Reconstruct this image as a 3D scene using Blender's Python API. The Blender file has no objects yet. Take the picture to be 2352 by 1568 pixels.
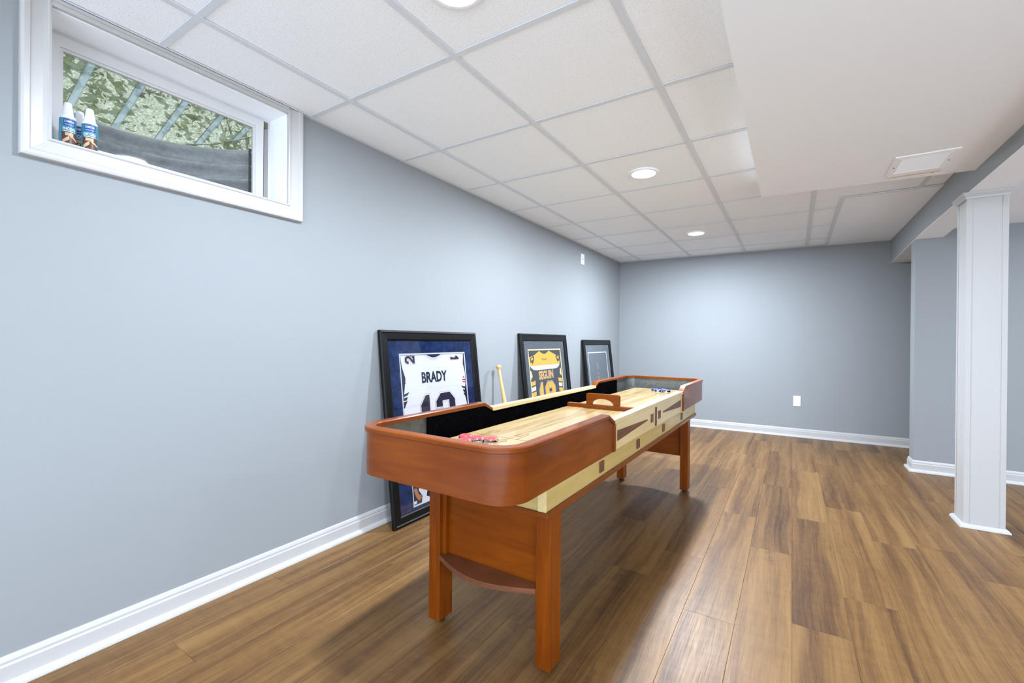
import bpy, bmesh, math, random
from mathutils import Vector, Matrix
random.seed(7)
scene = bpy.context.scene
C = scene.collection
PI = math.pi

# ---------------------------------------------------------------- camera
def make_camera():
    yaw, pit, rol, f = 0.5616, -0.0021, 0.0088, 1022.46
    fw = Vector((-math.sin(yaw)*math.cos(pit), math.cos(yaw)*math.cos(pit), math.sin(pit)))
    r = Vector((math.cos(yaw), math.sin(yaw), 0)); u = r.cross(fw)
    r2 = r*math.cos(rol)+u*math.sin(rol); u2 = -r*math.sin(rol)+u*math.cos(rol)
    cd = bpy.data.cameras.new('camera'); cam = bpy.data.objects.new('camera', cd); C.objects.link(cam)
    m = Matrix((r2, u2, -fw)).transposed().to_4x4(); m.translation = (2.0044, 0, 1.0593)
    cam.matrix_world = m
    cd.sensor_fit = 'HORIZONTAL'; cd.sensor_width = 36; cd.lens = f/2352*36; cd.clip_start = .02
    scene.camera = cam
make_camera()

# ---------------------------------------------------------------- world, exposure, lights
W = bpy.data.worlds.new('world'); scene.world = W; W.use_nodes = True
bg = W.node_tree.nodes['Background']; bg.inputs[0].default_value = (.92, .96, 1.0, 1); bg.inputs[1].default_value = 2.0
vs = scene.view_settings
vs.view_transform = 'Standard'; vs.look = 'None'; vs.gamma = 1; vs.use_curve_mapping = False; vs.exposure = 1.08
scene.cycles.use_denoising = True
scene.cycles.max_bounces = 10; scene.cycles.diffuse_bounces = 7; scene.cycles.transparent_max_bounces = 12
scene.cycles.sample_clamp_indirect = 6
def area(name, loc, rot, sx, sy, w, colr):
    ld = bpy.data.lights.new(name, 'AREA'); ld.shape = 'RECTANGLE'; ld.size = sx; ld.size_y = sy; ld.energy = w; ld.color = colr
    o = bpy.data.objects.new(name, ld); C.objects.link(o); o.location = loc; o.rotation_euler = rot; return o
# unseen fill lights added behind the camera and at the far right wall
area('rear_fill', (3.3, -3.93, 1.02), (PI/2, 0, 0), 4.6, 1.86, 60.0, (.83, .97, 1.17))
area('side_fill', (6.53, .6, 1.15), (PI/2, 0, PI/2), 4.4, 1.3, 14.0, (.83, .97, 1.17))
LED_W = 27.0          # watts of one recessed disk
LED_COL = (.875, .98, 1.13)
H = 2.1354            # height of the tile grid
Z_SOF, Z_BEAM, Z_RC = 2.032, 1.941, 1.993
X_SOF, X_BEAM, X_BEAM2 = 1.822, 2.862, 3.040
Y_SOF, Y_RW = 3.44, 4.93
XR, YF = 6.6, -4.0    # far right and rear of the basement, out of the picture
LIGHTS = [(1.125, 1.055, H), (1.19, 2.86, H), (1.19, 4.70, H), (1.19, -.85, H), (1.19, -2.7, H),
          (3.9, 3.6, Z_RC), (5.5, 3.6, Z_RC), (3.9, 1.3, Z_RC), (5.5, 1.3, Z_RC), (3.9, -1.2, Z_RC), (5.5, -1.2, Z_RC)]  # first three are in view, the others are unseen lights added as fill

# ---------------------------------------------------------------- helpers
def S(r, g, b):
    f = lambda c: (c/255/12.92) if c/255 <= .04045 else ((c/255+.055)/1.055)**2.4
    return (f(r), f(g), f(b), 1)

class G:
    def __init__(s): s.v = []; s.f = []; s.m = []
    def add(s, vs_, fs, mi=0):
        n = len(s.v); s.v += [tuple(p) for p in vs_]; s.f += [tuple(i+n for i in f) for f in fs]; s.m += [mi]*len(fs); return s
    def box(s, x0, x1, y0, y1, z0, z1, mi=0):
        return s.add([(x0,y0,z0),(x1,y0,z0),(x1,y1,z0),(x0,y1,z0),(x0,y0,z1),(x1,y0,z1),(x1,y1,z1),(x0,y1,z1)],
              [(0,3,2,1),(4,5,6,7),(0,1,5,4),(1,2,6,5),(2,3,7,6),(3,0,4,7)], mi)
    def prism(s, poly, a, b, fn, mi=0):
        """poly: 2-D points, extruded from a to b; fn(p, q, t) -> xyz"""
        n = len(poly)
        vs_ = [fn(p, q, a) for p, q in poly]+[fn(p, q, b) for p, q in poly]
        fs = [tuple(range(n-1, -1, -1)), tuple(range(n, 2*n))]+[(i, (i+1) % n, n+(i+1) % n, n+i) for i in range(n)]
        return s.add(vs_, fs, mi)
    def loft(s, rings, closed=False, caps=True, mi=0):
        n = len(rings[0]); k = len(rings); vs_ = [p for r in rings for p in r]; fs = []
        for i in range(k if closed else k-1):
            j = (i+1) % k
            fs += [(i*n+a, i*n+(a+1) % n, j*n+(a+1) % n, j*n+a) for a in range(n)]
        if caps and not closed: fs += [tuple(range(n-1, -1, -1)), tuple((k-1)*n+a for a in range(n))]
        return s.add(vs_, fs, mi)
    def lathe(s, prof, c=(0, 0, 0), seg=32, mi=0):
        rings = []
        for r, z in prof:
            rings.append([(c[0]+max(r, 1e-5)*math.cos(2*PI*a/seg), c[1]+max(r, 1e-5)*math.sin(2*PI*a/seg), c[2]+z) for a in range(seg)])
        return s.loft(rings, mi=mi)
    def build(s, name, mat, parent=None, bevel=0, smooth=False, seg=2, weld=True):
        me = bpy.data.meshes.new(name)
        me.from_pydata(s.v, [], s.f)
        mats = mat if isinstance(mat, (list, tuple)) else [mat]
        for m in mats: me.materials.append(m)
        if len(mats) > 1:
            for p, mi in zip(me.polygons, s.m): p.material_index = mi
        bm = bmesh.new(); bm.from_mesh(me)
        if bevel:
            bmesh.ops.remove_doubles(bm, verts=bm.verts, dist=1e-6)
            es = [e for e in bm.edges if len(e.link_faces) == 2 and e.calc_face_angle(0) > .6]
            bmesh.ops.bevel(bm, geom=es, offset=bevel, segments=seg, affect='EDGES', profile=.6, clamp_overlap=True)
        bmesh.ops.recalc_face_normals(bm, faces=bm.faces)
        if smooth:
            for f in bm.faces: f.smooth = True
            for e in bm.edges:
                if len(e.link_faces) == 2 and e.calc_face_angle(0) > .7: e.smooth = False
        bm.to_mesh(me); bm.free()
        return link(name, me, parent)

def link(name, data, parent=None):
    o = bpy.data.objects.new(name, data); C.objects.link(o)
    if parent is not None: o.parent = parent
    return o
def tag(o, label=None, cat=None, group=None, kind=None):
    if label: o['label'] = label
    if cat: o['category'] = cat
    if group: o['group'] = group
    if kind: o['kind'] = kind
    return o
def thing(name, label, cat, loc=(0, 0, 0), rot=(0, 0, 0), group=None):
    o = link(name, None); o.location = loc; o.rotation_euler = rot
    return tag(o, label, cat, group)
def struct(o, label=None): 
    return tag(o, label, None, None, 'structure')
def copy_tree(o, parent=None):
    c = o.copy(); C.objects.link(c); c.parent = parent
    for ch in [k for k in bpy.data.objects if k.parent == o]: copy_tree(ch, c)
    return c

# ---------------------------------------------------------------- materials
def mat(name, col, rough=.5, metal=0, coat=0, spec=.5, bump=None, coat_rough=.1):
    m = bpy.data.materials.new(name); m.use_nodes = True
    b = m.node_tree.nodes['Principled BSDF']
    b.inputs['Base Color'].default_value = col; b.inputs['Roughness'].default_value = rough
    b.inputs['Metallic'].default_value = metal; b.inputs['Coat Weight'].default_value = coat
    b.inputs['Coat Roughness'].default_value = coat_rough
    b.inputs['Specular IOR Level'].default_value = spec
    if bump:
        N = Nodes(m); nz = N('ShaderNodeTexNoise', Scale=bump[0], Detail=4); N.l(N.obj(), nz.inputs['Vector'])
        bp = N('ShaderNodeBump', Strength=bump[1], Distance=bump[2]); N.l(nz.outputs[0], bp.inputs['Height']); N.l(bp.outputs[0], b.inputs['Normal'])
    return m
class Nodes:
    def __init__(s, m): s.t = m.node_tree; s.b = s.t.nodes.get('Principled BSDF'); s.out = s.t.nodes.get('Material Output')
    def __call__(s, ty, **kw):
        n = s.t.nodes.new(ty)
        for k, v in kw.items():
            if k in n.inputs: n.inputs[k].default_value = v
            else: setattr(n, k, v)
        return n
    def l(s, a, b): s.t.links.new(a, b)
    def obj(s): return s('ShaderNodeTexCoord').outputs['Object']
    def mapped(s, src, scale):
        mp = s('ShaderNodeMapping'); mp.inputs['Scale'].default_value = scale; s.l(src, mp.inputs['Vector']); return mp.outputs[0]
    def ramp(s, src, stops, interp='LINEAR'):
        r = s('ShaderNodeValToRGB'); e = r.color_ramp.elements; r.color_ramp.interpolation = interp
        e[0].position, e[0].color = stops[0]; e[1].position, e[1].color = stops[-1]
        for p, c in stops[1:-1]:
            k = e.new(p); k.color = c
        s.l(src, r.inputs[0]); return r.outputs[0]
    def noise(s, vec, scale, detail=4, rough=.55, dist=0):
        n = s('ShaderNodeTexNoise', Scale=scale, Detail=detail, Roughness=rough, Distortion=dist); s.l(vec, n.inputs['Vector']); return n.outputs[0]
    def mix(s, fac, a, b, mode='MIX'):
        n = s('ShaderNodeMix', data_type='RGBA', blend_type=mode)
        for sock, v in ((n.inputs[0], fac), (n.inputs[6], a), (n.inputs[7], b)):
            if hasattr(v, 'links'): s.l(v, sock)
            else: sock.default_value = v
        return n.outputs[2]
    def math(s, op, a, b=0):
        n = s('ShaderNodeMath', operation=op)
        for sock, v in ((n.inputs[0], a), (n.inputs[1], b)):
            if hasattr(v, 'links'): s.l(v, sock)
            else: sock.default_value = v
        return n.outputs[0]
    def bump(s, h, strength, dist):
        n = s('ShaderNodeBump', Strength=strength, Distance=dist); s.l(h, n.inputs['Height']); s.l(n.outputs[0], s.b.inputs['Normal'])
def wood(name, stops, scale, rough=.3, coat=.4, spec=.5, blot=3.0):
    m = mat(name, stops[0][1], rough, coat=coat, spec=spec); N = Nodes(m); o = N.obj()
    g = N.noise(N.mapped(o, scale), 1.0, 5, .6, .4)
    b = N.noise(o, blot, 3)
    h = N.math('ADD', N.math('MULTIPLY', g, .6), N.math('MULTIPLY', b, .4))
    c = N.ramp(h, stops); N.l(c, N.b.inputs['Base Color'])
    return m

m_wall = mat('wall_paint', S(144, 148, 150), .62, spec=.3, bump=(180, .06, .002))
m_ceilpaint = mat('ceiling_paint', S(241, 243, 246), .8, spec=.2)
m_trim = mat('trim_paint', S(185, 184, 182), .35, spec=.4)
m_vinyl = mat('white_vinyl', S(205, 204, 203), .3)
m_tee = mat('grid_metal', S(214, 218, 223), .6)
m_dark = mat('dark_gap', S(40, 40, 42), .8)
m_concrete = mat('subfloor', S(90, 80, 70), .9)
def tile_mat():
    m = mat('acoustic_tile', S(238, 238, 236), .95, spec=.1); N = Nodes(m); o = N.obj()
    n1 = N.noise(o, 260, 2, .6); n2 = N.noise(o, 70, 3, .6)
    pits = N.ramp(n1, [(.33, (0, 0, 0, 1)), (.40, (1, 1, 1, 1))])
    c = N.mix(pits, S(204, 206, 208), S(244, 246, 248)); N.l(c, N.b.inputs['Base Color'])
    N.bump(N.math('ADD', n1, n2), .25, .002)
    return m
m_tile = tile_mat()
def floor_mat():
    m = mat('oak_plank', S(170, 125, 82), .38, spec=.3); N = Nodes(m)
    tc = N('ShaderNodeTexCoord'); oi = N('ShaderNodeObjectInfo'); ge = N('ShaderNodeNewGeometry')
    rnd = N.math('FRACT', N.math('ADD', oi.outputs['Random'], ge.outputs['Random Per Island']))
    off = N('ShaderNodeCombineXYZ')
    N.l(N.math('MULTIPLY', rnd, 37.0), off.inputs[0]); N.l(N.math('MULTIPLY', rnd, 91.0), off.inputs[1]); N.l(N.math('MULTIPLY', rnd, 13.0), off.inputs[2])
    va = N('ShaderNodeVectorMath', operation='ADD'); N.l(tc.outputs['Object'], va.inputs[0]); N.l(off.outputs[0], va.inputs[1]); v = va.outputs[0]
    wob = N.noise(N.mapped(v, (3, .9, 1)), 1.0, 2, .5)
    wv = N('ShaderNodeCombineXYZ'); N.l(N.math('MULTIPLY', wob, .10), wv.inputs[0])
    vw = N('ShaderNodeVectorMath', operation='ADD'); N.l(v, vw.inputs[0]); N.l(wv.outputs[0], vw.inputs[1]); vw = vw.outputs[0]
    broad = N.noise(N.mapped(vw, (13, .55, 1)), 1.0, 3, .5, .3)
    mid = N.noise(N.mapped(vw, (52, 1.1, 1)), 1.0, 4, .6, .4)
    fine = N.noise(N.mapped(vw, (330, 7, 1)), 1.0, 3, .65, .2)
    cross = N.noise(N.mapped(v, (12, 30, 1)), 1.0, 3, .6, .3)
    h = N.math('ADD', N.math('ADD', N.math('MULTIPLY', broad, .46), N.math('MULTIPLY', mid, .24)), N.math('ADD', N.math('MULTIPLY', fine, .25), N.math('MULTIPLY', cross, .10)))
    h = N.math('ADD', h, N.math('MULTIPLY', N.math('SUBTRACT', rnd, .5), .03))
    col = N.ramp(h, [(.34, S(56, 38, 22)), (.42, S(82, 56, 31)), (.49, S(102, 72, 39)), (.56, S(118, 86, 48)), (.68, S(135, 102, 60))])
    # knots
    kv = N('ShaderNodeTexVoronoi', Scale=1.0); N.l(N.mapped(v, (6.5, 1.5, 1)), kv.inputs['Vector'])
    kd = N.math('ADD', kv.outputs['Distance'], N.math('MULTIPLY', N.math('SUBTRACT', cross, .5), .35))
    kn = N.ramp(kd, [(.03, (1, 1, 1, 1)), (.16, (0, 0, 0, 1))])
    kr = N('ShaderNodeSeparateColor'); N.l(kv.outputs['Color'], kr.inputs[0])
    kf = N.math('MULTIPLY', kn, N.math('GREATER_THAN', kr.outputs[0], .62))
    col = N.mix(N.math('MULTIPLY', kf, .6), col, S(70, 48, 36))
    N.l(col, N.b.inputs['Base Color'])
    N.l(N.ramp(fine, [(.3, (.46,)*3+(1,)), (.7, (.34,)*3+(1,))]), N.b.inputs['Roughness'])
    N.bump(N.math('ADD', fine, N.math('MULTIPLY', mid, .5)), .12, .001)
    return m
m_floor = floor_mat()
STAIN = [(.30, S(100, 43, 3)), (.45, S(113, 52, 5)), (.56, S(124, 60, 7)), (.72, S(137, 71, 12))]
m_stain = wood('cherry_stain', STAIN, (3, 3, 30), .30, .30, .16)
m_stain_leg = wood('cherry_stain_upright', STAIN, (45, 45, 4), .36, .08, .16)
m_stain_dark = wood('cherry_stain_dark', [(.3, S(74, 40, 22)), (.5, S(100, 56, 33)), (.7, S(120, 72, 46))], (5, 5, 55), .4, .2)
m_maple = wood('maple', [(.3, S(206, 179, 122)), (.5, S(218, 195, 141)), (.7, S(228, 209, 160))], (60, 2.5, 60), .3, .4)
m_maple_shaded = wood('maple_shaded', [(.3, S(176, 149, 83)), (.5, S(189, 164, 99)), (.7, S(200, 178, 115))], (4, 2.5, 60), .3, .3)  # same maple, colours darkened to carry the shade on the lower apron
def play_mat():
    m = mat('playfield_maple', S(232, 205, 150), .25, coat=.3); N = Nodes(m); o = N.obj()
    sx = N('ShaderNodeSeparateXYZ'); N.l(o, sx.inputs[0])
    strip = N.math('FLOOR', N.math('MULTIPLY', sx.outputs[0], 26))
    wn = N('ShaderNodeTexWhiteNoise', noise_dimensions='1D'); N.l(strip, wn.inputs['W'])
    g = N.noise(N.mapped(o, (70, 3.2, 1)), 1, 5, .6, .4); s2 = N.noise(N.mapped(o, (26, 1.6, 1)), 1, 3, .5, .3)
    h = N.math('ADD', N.math('ADD', N.math('MULTIPLY', g, .45), N.math('MULTIPLY', s2, .45)), N.math('MULTIPLY', wn.outputs[0], .10))
    c = N.ramp(h, [(.32, S(136, 102, 58)), (.42, S(157, 127, 80)), (.52, S(170, 146, 99)), (.68, S(181, 159, 113))])
    N.l(c, N.b.inputs['Base Color']); return m
m_play = play_mat()
def carpet_mat():
    m = mat('black_carpet', S(6, 6, 7), 1, spec=0); N = Nodes(m); o = N.obj()
    n = N.noise(o, 420, 2, .7); n2 = N.noise(o, 9, 3)
    sp = N.math('MULTIPLY', N.ramp(n, [(.66, (0, 0, 0, 1)), (.72, (1, 1, 1, 1))]), N.ramp(n2, [(.40, (0, 0, 0, 1)), (.68, (1, 1, 1, 1))]))
    N.l(N.mix(sp, S(7, 7, 8), S(110, 102, 90)), N.b.inputs['Base Color']); N.bump(n, .8, .003); return m
m_carpet = carpet_mat()
def galv(name, a, b, rough=.45, metal=.85, sc=30):
    m = mat(name, a, rough, metal); N = Nodes(m)
    N.l(N.ramp(N.noise(N.obj(), sc, 4, .7), [(.35, a), (.65, b)]), N.b.inputs['Base Color']); return m
m_metal = galv('brushed_liner', S(98, 101, 98), S(124, 127, 122), .38, .6, 60)
m_well = galv('galvanised_steel', S(158, 160, 164), S(192, 193, 196), .6, 0, 26)
m_chrome = mat('chrome', S(225, 225, 228), .08, 1)
m_red = mat('red_plastic', S(214, 74, 78), .25)
m_redin = mat('red_plastic_recess', S(196, 52, 58), .3)
m_blue = mat('blue_plastic', S(60, 80, 160), .2)
m_ink = mat('printed_line', S(92, 70, 40), .5)
m_black = mat('black_frame', S(9, 9, 10), .35, spec=.25)
m_ash = wood('ash_bat', [(.3, S(196, 150, 92)), (.5, S(216, 176, 116)), (.7, S(230, 196, 140))], (40, 40, 3), .4, .2)
m_rubber = mat('black_rubber', S(22, 20, 20), .7)
m_plate = mat('plate_plastic', S(238, 238, 240), .35)
m_slot = mat('slot_dark', S(30, 30, 32), .8)
m_tan = mat('tan_edge', S(206, 186, 168), .6)
def emit(name, col, st):
    m = bpy.data.materials.new(name); m.use_nodes = True; t = m.node_tree; t.nodes.clear()
    e = t.nodes.new('ShaderNodeEmission'); e.inputs[0].default_value = col; e.inputs[1].default_value = st
    o = t.nodes.new('ShaderNodeOutputMaterial'); t.links.new(e.outputs[0], o.inputs[0]); return m
m_lens = emit('led_lens', (1, .99, .97, 1), 6.0)
def pane_mat(name, tint, gl, dust=0.0):
    m = bpy.data.materials.new(name); m.use_nodes = True; t = m.node_tree; t.nodes.clear(); N = Nodes(m)
    tr = N('ShaderNodeBsdfTransparent'); tr.inputs[0].default_value = tint
    gs = N('ShaderNodeBsdfGlossy'); gs.inputs['Roughness'].default_value = .03
    fr = N('ShaderNodeFresnel', IOR=1.45)
    mx = N('ShaderNodeMixShader'); N.l(N.math('MULTIPLY', fr.outputs[0], gl), mx.inputs[0]); N.l(tr.outputs[0], mx.inputs[1]); N.l(gs.outputs[0], mx.inputs[2])
    last = mx
    if dust:
        df = N('ShaderNodeBsdfDiffuse'); df.inputs[0].default_value = (.75, .77, .76, 1)
        o = N.obj(); sp = N.ramp(N.noise(o, 330, 2, .7), [(.62, (.25,)*3+(1,)), (.72, (1, 1, 1, 1))])
        m2 = N('ShaderNodeMixShader'); N.l(N.math('MULTIPLY', sp, dust), m2.inputs[0]); N.l(mx.outputs[0], m2.inputs[1]); N.l(df.outputs[0], m2.inputs[2]); last = m2
    o = N('ShaderNodeOutputMaterial'); N.l(last.outputs[0], o.inputs[0]); return m
m_pane = pane_mat('window_glass', (.95, .96, .96, 1), .5, .07)
m_fglass = pane_mat('picture_glass', (.98, .98, .98, 1), .16)

# ---------------------------------------------------------------- the room
# floor with separate planks
floor = struct(G().box(-.05, XR, YF, 6.1, -.06, -.009).build('floor', m_concrete), 'brown oak plank floor')
PW, PL, PT = .183, 1.215, .009
def plank_mesh(w, l):
    g = G(); x, y, e, d = w/2-.0002, l/2-.0002, .0009, .0007
    b = [(-x,-y,-PT),(x,-y,-PT),(x,y,-PT),(-x,y,-PT)]; m_ = [(-x,-y,-d),(x,-y,-d),(x,y,-d),(-x,y,-d)]
    t = [(-x+e,-y+e,0),(x-e,-y+e,0),(x-e,y-e,0),(-x+e,y-e,0)]
    g.add(b+m_+t, [(8,9,10,11)]+[(i,(i+1)%4,4+(i+1)%4,4+i) for i in range(4)]+[(4+i,4+(i+1)%4,8+(i+1)%4,8+i) for i in range(4)]); return g
full_plank = None
rnd = random.Random(11)
known = {10: 2.63, 12: 2.315, 11: 4.423, 6: 1.43, 8: 2.34, 0: 1.117, 1: 1.9}
for col in range(int(XR/PW)+1):
    y0 = known.get(col, known.get(col-1, 0)+.38+rnd.random()*.45)
    y = y0-PL*math.ceil((y0-YF)/PL)-PL
    x0, x1 = col*PW, min((col+1)*PW, XR)
    if x1-x0 < .02: continue
    while y < 6.08:
        a, b = max(y, -.42), min(y+PL, 6.10); y += PL
        if b-a < .01: continue
        if x0 > 4.6: continue
        vis = True
        g = plank_mesh(x1-x0, b-a)
        if vis:
            if b-a > PL-.001 and x1-x0 > PW-.001:
                if full_plank is None:
                    o = g.build('plank', m_floor, floor); full_plank = o.data
                else: o = link('plank', full_plank, floor)
            else: o = g.build('plank', m_floor, floor)
            o.location = ((x0+x1)/2, (a+b)/2, 0)
# pale bounce surface added on the unseen floor to send neutral light upward
for xa, xb, ya, yb in ((0, XR, YF, -.45), (4.79, XR, -.45, Y_RW)):
    G().box(xa, xb, ya, yb, -.009, .004).build('bounce_floor', mat('pale_bounce', S(232, 230, 226), .95, spec=.1, bump=(300, .3, .003)), floor)
G().box(0, 4.79, -.45, -.42, -.009, .006).build('transition_strip', mat('strip_brown', S(100, 56, 33), .5), floor)

# walls
wy0, wy1, wz0, wz1, WT = .405, 1.205, 1.677, 2.117, .16
g = G()
g.box(-WT, 0, YF-.1, wy0, -.06, 2.32).box(-WT, 0, wy1, 6.1, -.06, 2.32).box(-WT, 0, wy0, wy1, -.06, wz0).box(-WT, 0, wy0, wy1, wz1, 2.32)
struct(g.build('wall_left', m_wall), 'pale blue-grey wall with the high window')
BK = lambda x: 5.9497+.02*x
g = G(); g.add([(0,BK(0),-.06),(XR,BK(XR),-.06),(XR,6.25,-.06),(0,6.25,-.06),(0,BK(0),2.32),(XR,BK(XR),2.32),(XR,6.25,2.32),(0,6.25,2.32)],
      [(0,3,2,1),(4,5,6,7),(0,1,5,4),(1,2,6,5),(2,3,7,6),(3,0,4,7)])
struct(g.build('wall_back', m_wall), 'pale blue-grey end wall of the room')
struct(G().box(2.868, XR, Y_RW, Y_RW+.15, -.06, 2.32).build('wall_right', m_wall), 'pale blue-grey wall stub right of the end wall, behind the column')
struct(G().box(-WT, XR+.1, YF-.1, YF, -.06, 2.32).build('wall_front', m_wall))
struct(G().box(XR, XR+.1, YF, 6.25, -.06, 2.32).build('wall_far_right', m_wall))

# ceiling: deck, tiles, tees
ceil = struct(G().box(-WT, XR+.1, YF-.1, 6.25, 2.32, 2.36).build('ceiling', m_ceilpaint), 'white suspended tile ceiling')
T = .61; XM, Y0 = .3012, 1.3115
xs = [0, XM, XM+T, XM+2*T, XM+3*T, XM+4*T, X_BEAM]
ys = [YF]+[Y0+k*T for k in range(-8, 8)]+[5.99]
full_tile = None
def tile(xa, xb, ya, yb):
    global full_tile
    if xb-xa < .03 or yb-ya < .02: return
    w, l = (xb-xa)/2-.002, (yb-ya)/2-.002
    if abs(xb-xa-T) < 1e-6 and abs(yb-ya-T) < 1e-6:
        if full_tile is None:
            o = G().box(-w, w, -l, l, 0, .016).build('ceiling_tile', m_tile, ceil); full_tile = o.data
        else: o = link('ceiling_tile', full_tile, ceil)
    else: o = G().box(-w, w, -l, l, 0, .016).build('ceiling_tile', m_tile, ceil)
    o.location = ((xa+xb)/2, (ya+yb)/2, H+.006)
PX, PY = 2.312, 4.085            # corner of the flat drywall panel
for i in range(len(xs)-1):
    for j in range(len(ys)-1):
        xa, xb, ya, yb = xs[i], xs[i+1], ys[j], ys[j+1]
        if i >= 3:
            if yb <= Y_SOF-.02 and i > 3: continue
            if i == 3 and yb <= Y_SOF: xb = X_SOF+.01
            if xb <= PX+.01 or yb <= PY: tile(xa, xb, ya, yb)
            elif ya < PY and yb > PY: tile(xa, xb, ya, PY) if i >= 4 else tile(xa, xb, ya, yb)
            elif xa < PX: tile(xa, PX, ya, yb)
            if i == 4 and ya < PY < yb: tile(xa, PX, PY, yb)
        else: tile(xa, xb, ya, yb)
TW = .012
for x, ya, yb in [(XM, YF, 5.97), (XM+T, YF, 5.98), (XM+2*T, YF, 5.99), (XM+3*T, Y_SOF-.05, 6.0), (XM+4*T, Y_SOF-.05, PY)]:
    g = G().box(x-TW, x+TW, ya, yb, H, H+.004).box(x-.002, x+.002, ya, yb, H+.004, H+.03); g.build('main_tee', m_tee, ceil)
for y in ys[1:-1]:
    xe = X_SOF+.02 if y < Y_SOF else (X_BEAM if y < PY else PX)
    G().box(.005, xe, y-.0115, y+.0115, H+.0008, H+.0045).build('cross_tee', m_tee, ceil)
G().box(0, .022, YF, BK(0), H-.0004, H+.003).build('wall_angle', m_tee, ceil)
g = G(); g.box(0, PX, 5.93, 5.99, H+.0003, H+.003); g.build('wall_angle', m_tee, ceil)
struct(G().box(PX, X_BEAM, PY, 6.1, H-.0005, H+.10).build('ceiling_panel', m_ceilpaint), 'flat white drywall ceiling panel in the far corner')
g = G().box(PX-.012, PX+.014, PY-.012, 6.0, H-.003, H+.002).box(PX+.014, X_BEAM, PY-.012, PY+.014, H-.003, H+.002)
struct(g.build('trim_1', m_tee), 'metal edge trim of the flat ceiling panel')
# dropped soffit, beam, lower ceiling
g = G(); g.add([(X_SOF,YF,Z_SOF),(X_BEAM,YF,Z_SOF),(X_BEAM,Y_SOF+.035,Z_SOF),(X_SOF,Y_SOF-.035,Z_SOF),(X_SOF,YF,2.32),(X_BEAM,YF,2.32),(X_BEAM,Y_SOF+.035,2.32),(X_SOF,Y_SOF-.035,2.32)],
      [(0,3,2,1),(4,5,6,7),(0,1,5,4),(1,2,6,5),(2,3,7,6),(3,0,4,7)])
struct(g.build('ceiling_soffit', m_ceilpaint), 'smooth white dropped soffit with the air vent')
def beam_box(x0, x1, dz, top):
    z0 = Z_BEAM+dz; pts = []
    rings = [[(x0,y,z),(x1,y,z),(x1,y,z+top if top else 2.32),(x0,y,z+top if top else 2.32)] for y, z in ((YF,z0),(4.6,z0),(6.1,z0-.045))]
    return G().loft(rings)
beam = struct(beam_box(X_BEAM, X_BEAM2, .003, 0).build('beam', m_wall), 'pale blue boxed ceiling beam carried by the column')
beam_box(X_BEAM+.0015, X_BEAM2-.0015, 0, .004).build('underside_board', m_ceilpaint, beam)
struct(G().box(X_BEAM2, XR, YF, 6.2, Z_RC, 2.32).build('ceiling_lower', m_ceilpaint), 'lower white ceiling right of the beam')

# baseboards with shoe moulding
BB = [(0, 0), (.013, 0), (.013, .066), (.010, .072), (.010, .080), (.006, .090), (.003, .094), (0, .094)]
SH = [(.013, 0), (.032, 0)]+[(.013+.019*math.cos(a*PI/10), .021*math.sin(a*PI/10)) for a in range(1, 6)]
def run(name, path, label):
    """path: list of (x,y,nx,ny) mitred points, n = offset direction scaled"""
    r = G().loft([[(x+nx*p, y+ny*p, q) for p, q in BB] for x, y, nx, ny in path]); o = struct(r.build(name, m_trim), label)
    G().loft([[(x+nx*p, y+ny*p, q) for p, q in SH] for x, y, nx, ny in path]).build('shoe_moulding', m_trim, o, smooth=True)
run('baseboard_left', [(0, YF, 1, 0), (0, BK(0), 1, -1)], 'white baseboard along the left wall')
run('baseboard_back', [(0, BK(0), 1, -1), (4.2, BK(4.2), 0, -1)], 'white baseboard along the end wall')
run('baseboard_right', [(3.6, Y_RW+.15, 0, 1), (2.868, Y_RW+.15, -1, 1), (2.868, Y_RW, -1, -1), (XR, Y_RW, 0, -1)], 'white baseboard round the wall stub behind the column')

# frames added around the two fill lights, both out of the picture
dr = struct(G().box(.9, 1.0, YF, YF+.05, 0, 2.02).box(5.6, 5.7, YF, YF+.05, 0, 2.02).box(.9, 5.7, YF, YF+.05, 1.95, 2.05).box(.9, 5.7, YF, YF+.05, .004, .09).build('rear_fill_frame', m_trim), 'added frame around the rear fill light, unseen behind the camera')
for x in (2.5, 4.05): G().box(x-.03, x+.03, YF, YF+.05, .09, 1.95).build('fill_frame_bar', m_trim, dr)
w2 = struct(G().box(XR-.05, XR, -1.7, -1.6, .45, 1.85).box(XR-.05, XR, 2.8, 2.9, .45, 1.85).box(XR-.05, XR, -1.6, 2.8, 1.8, 1.88).box(XR-.05, XR, -1.6, 2.8, .42, .5).build('side_fill_frame', m_trim), 'added frame around the side fill light, unseen at the far right wall')

# column
cx0, cx1, cy0, cy1 = 2.858, 3.030, 3.600, 3.772
col = struct(G().box(cx0+.003, cx1-.003, cy0+.003, cy1-.003, 0, 1.93).build('column', m_trim), 'white boxed square column under the beam')
for (x, sx) in ((cx0, 1), (cx1, -1)):
    for (y, sy) in ((cy0, 1), (cy1, -1)):
        b = .024
        g = G(); L_ = [(x, y), (x+sx*b, y), (x+sx*b, y+sy*.0032), (x+sx*.0032, y+sy*.0032), (x+sx*.0032, y+sy*b), (x, y+sy*b)]
        g.prism(L_, 0, 1.93, lambda p, q, t: (p, q, t)); g.build('corner_batten', m_trim, col, bevel=.001, seg=1)
def ring_mould(prof):
    """prof: (offset, z) closed profile around the column"""
    rings = []
    for sx, sy in ((-1,-1),(1,-1),(1,1),(-1,1)):
        X = cx0 if sx < 0 else cx1; Y = cy0 if sy < 0 else cy1
        rings.append([(X+sx*p, Y+sy*p, z) for p, z in prof])
    return G().loft(rings, closed=True)
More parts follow.
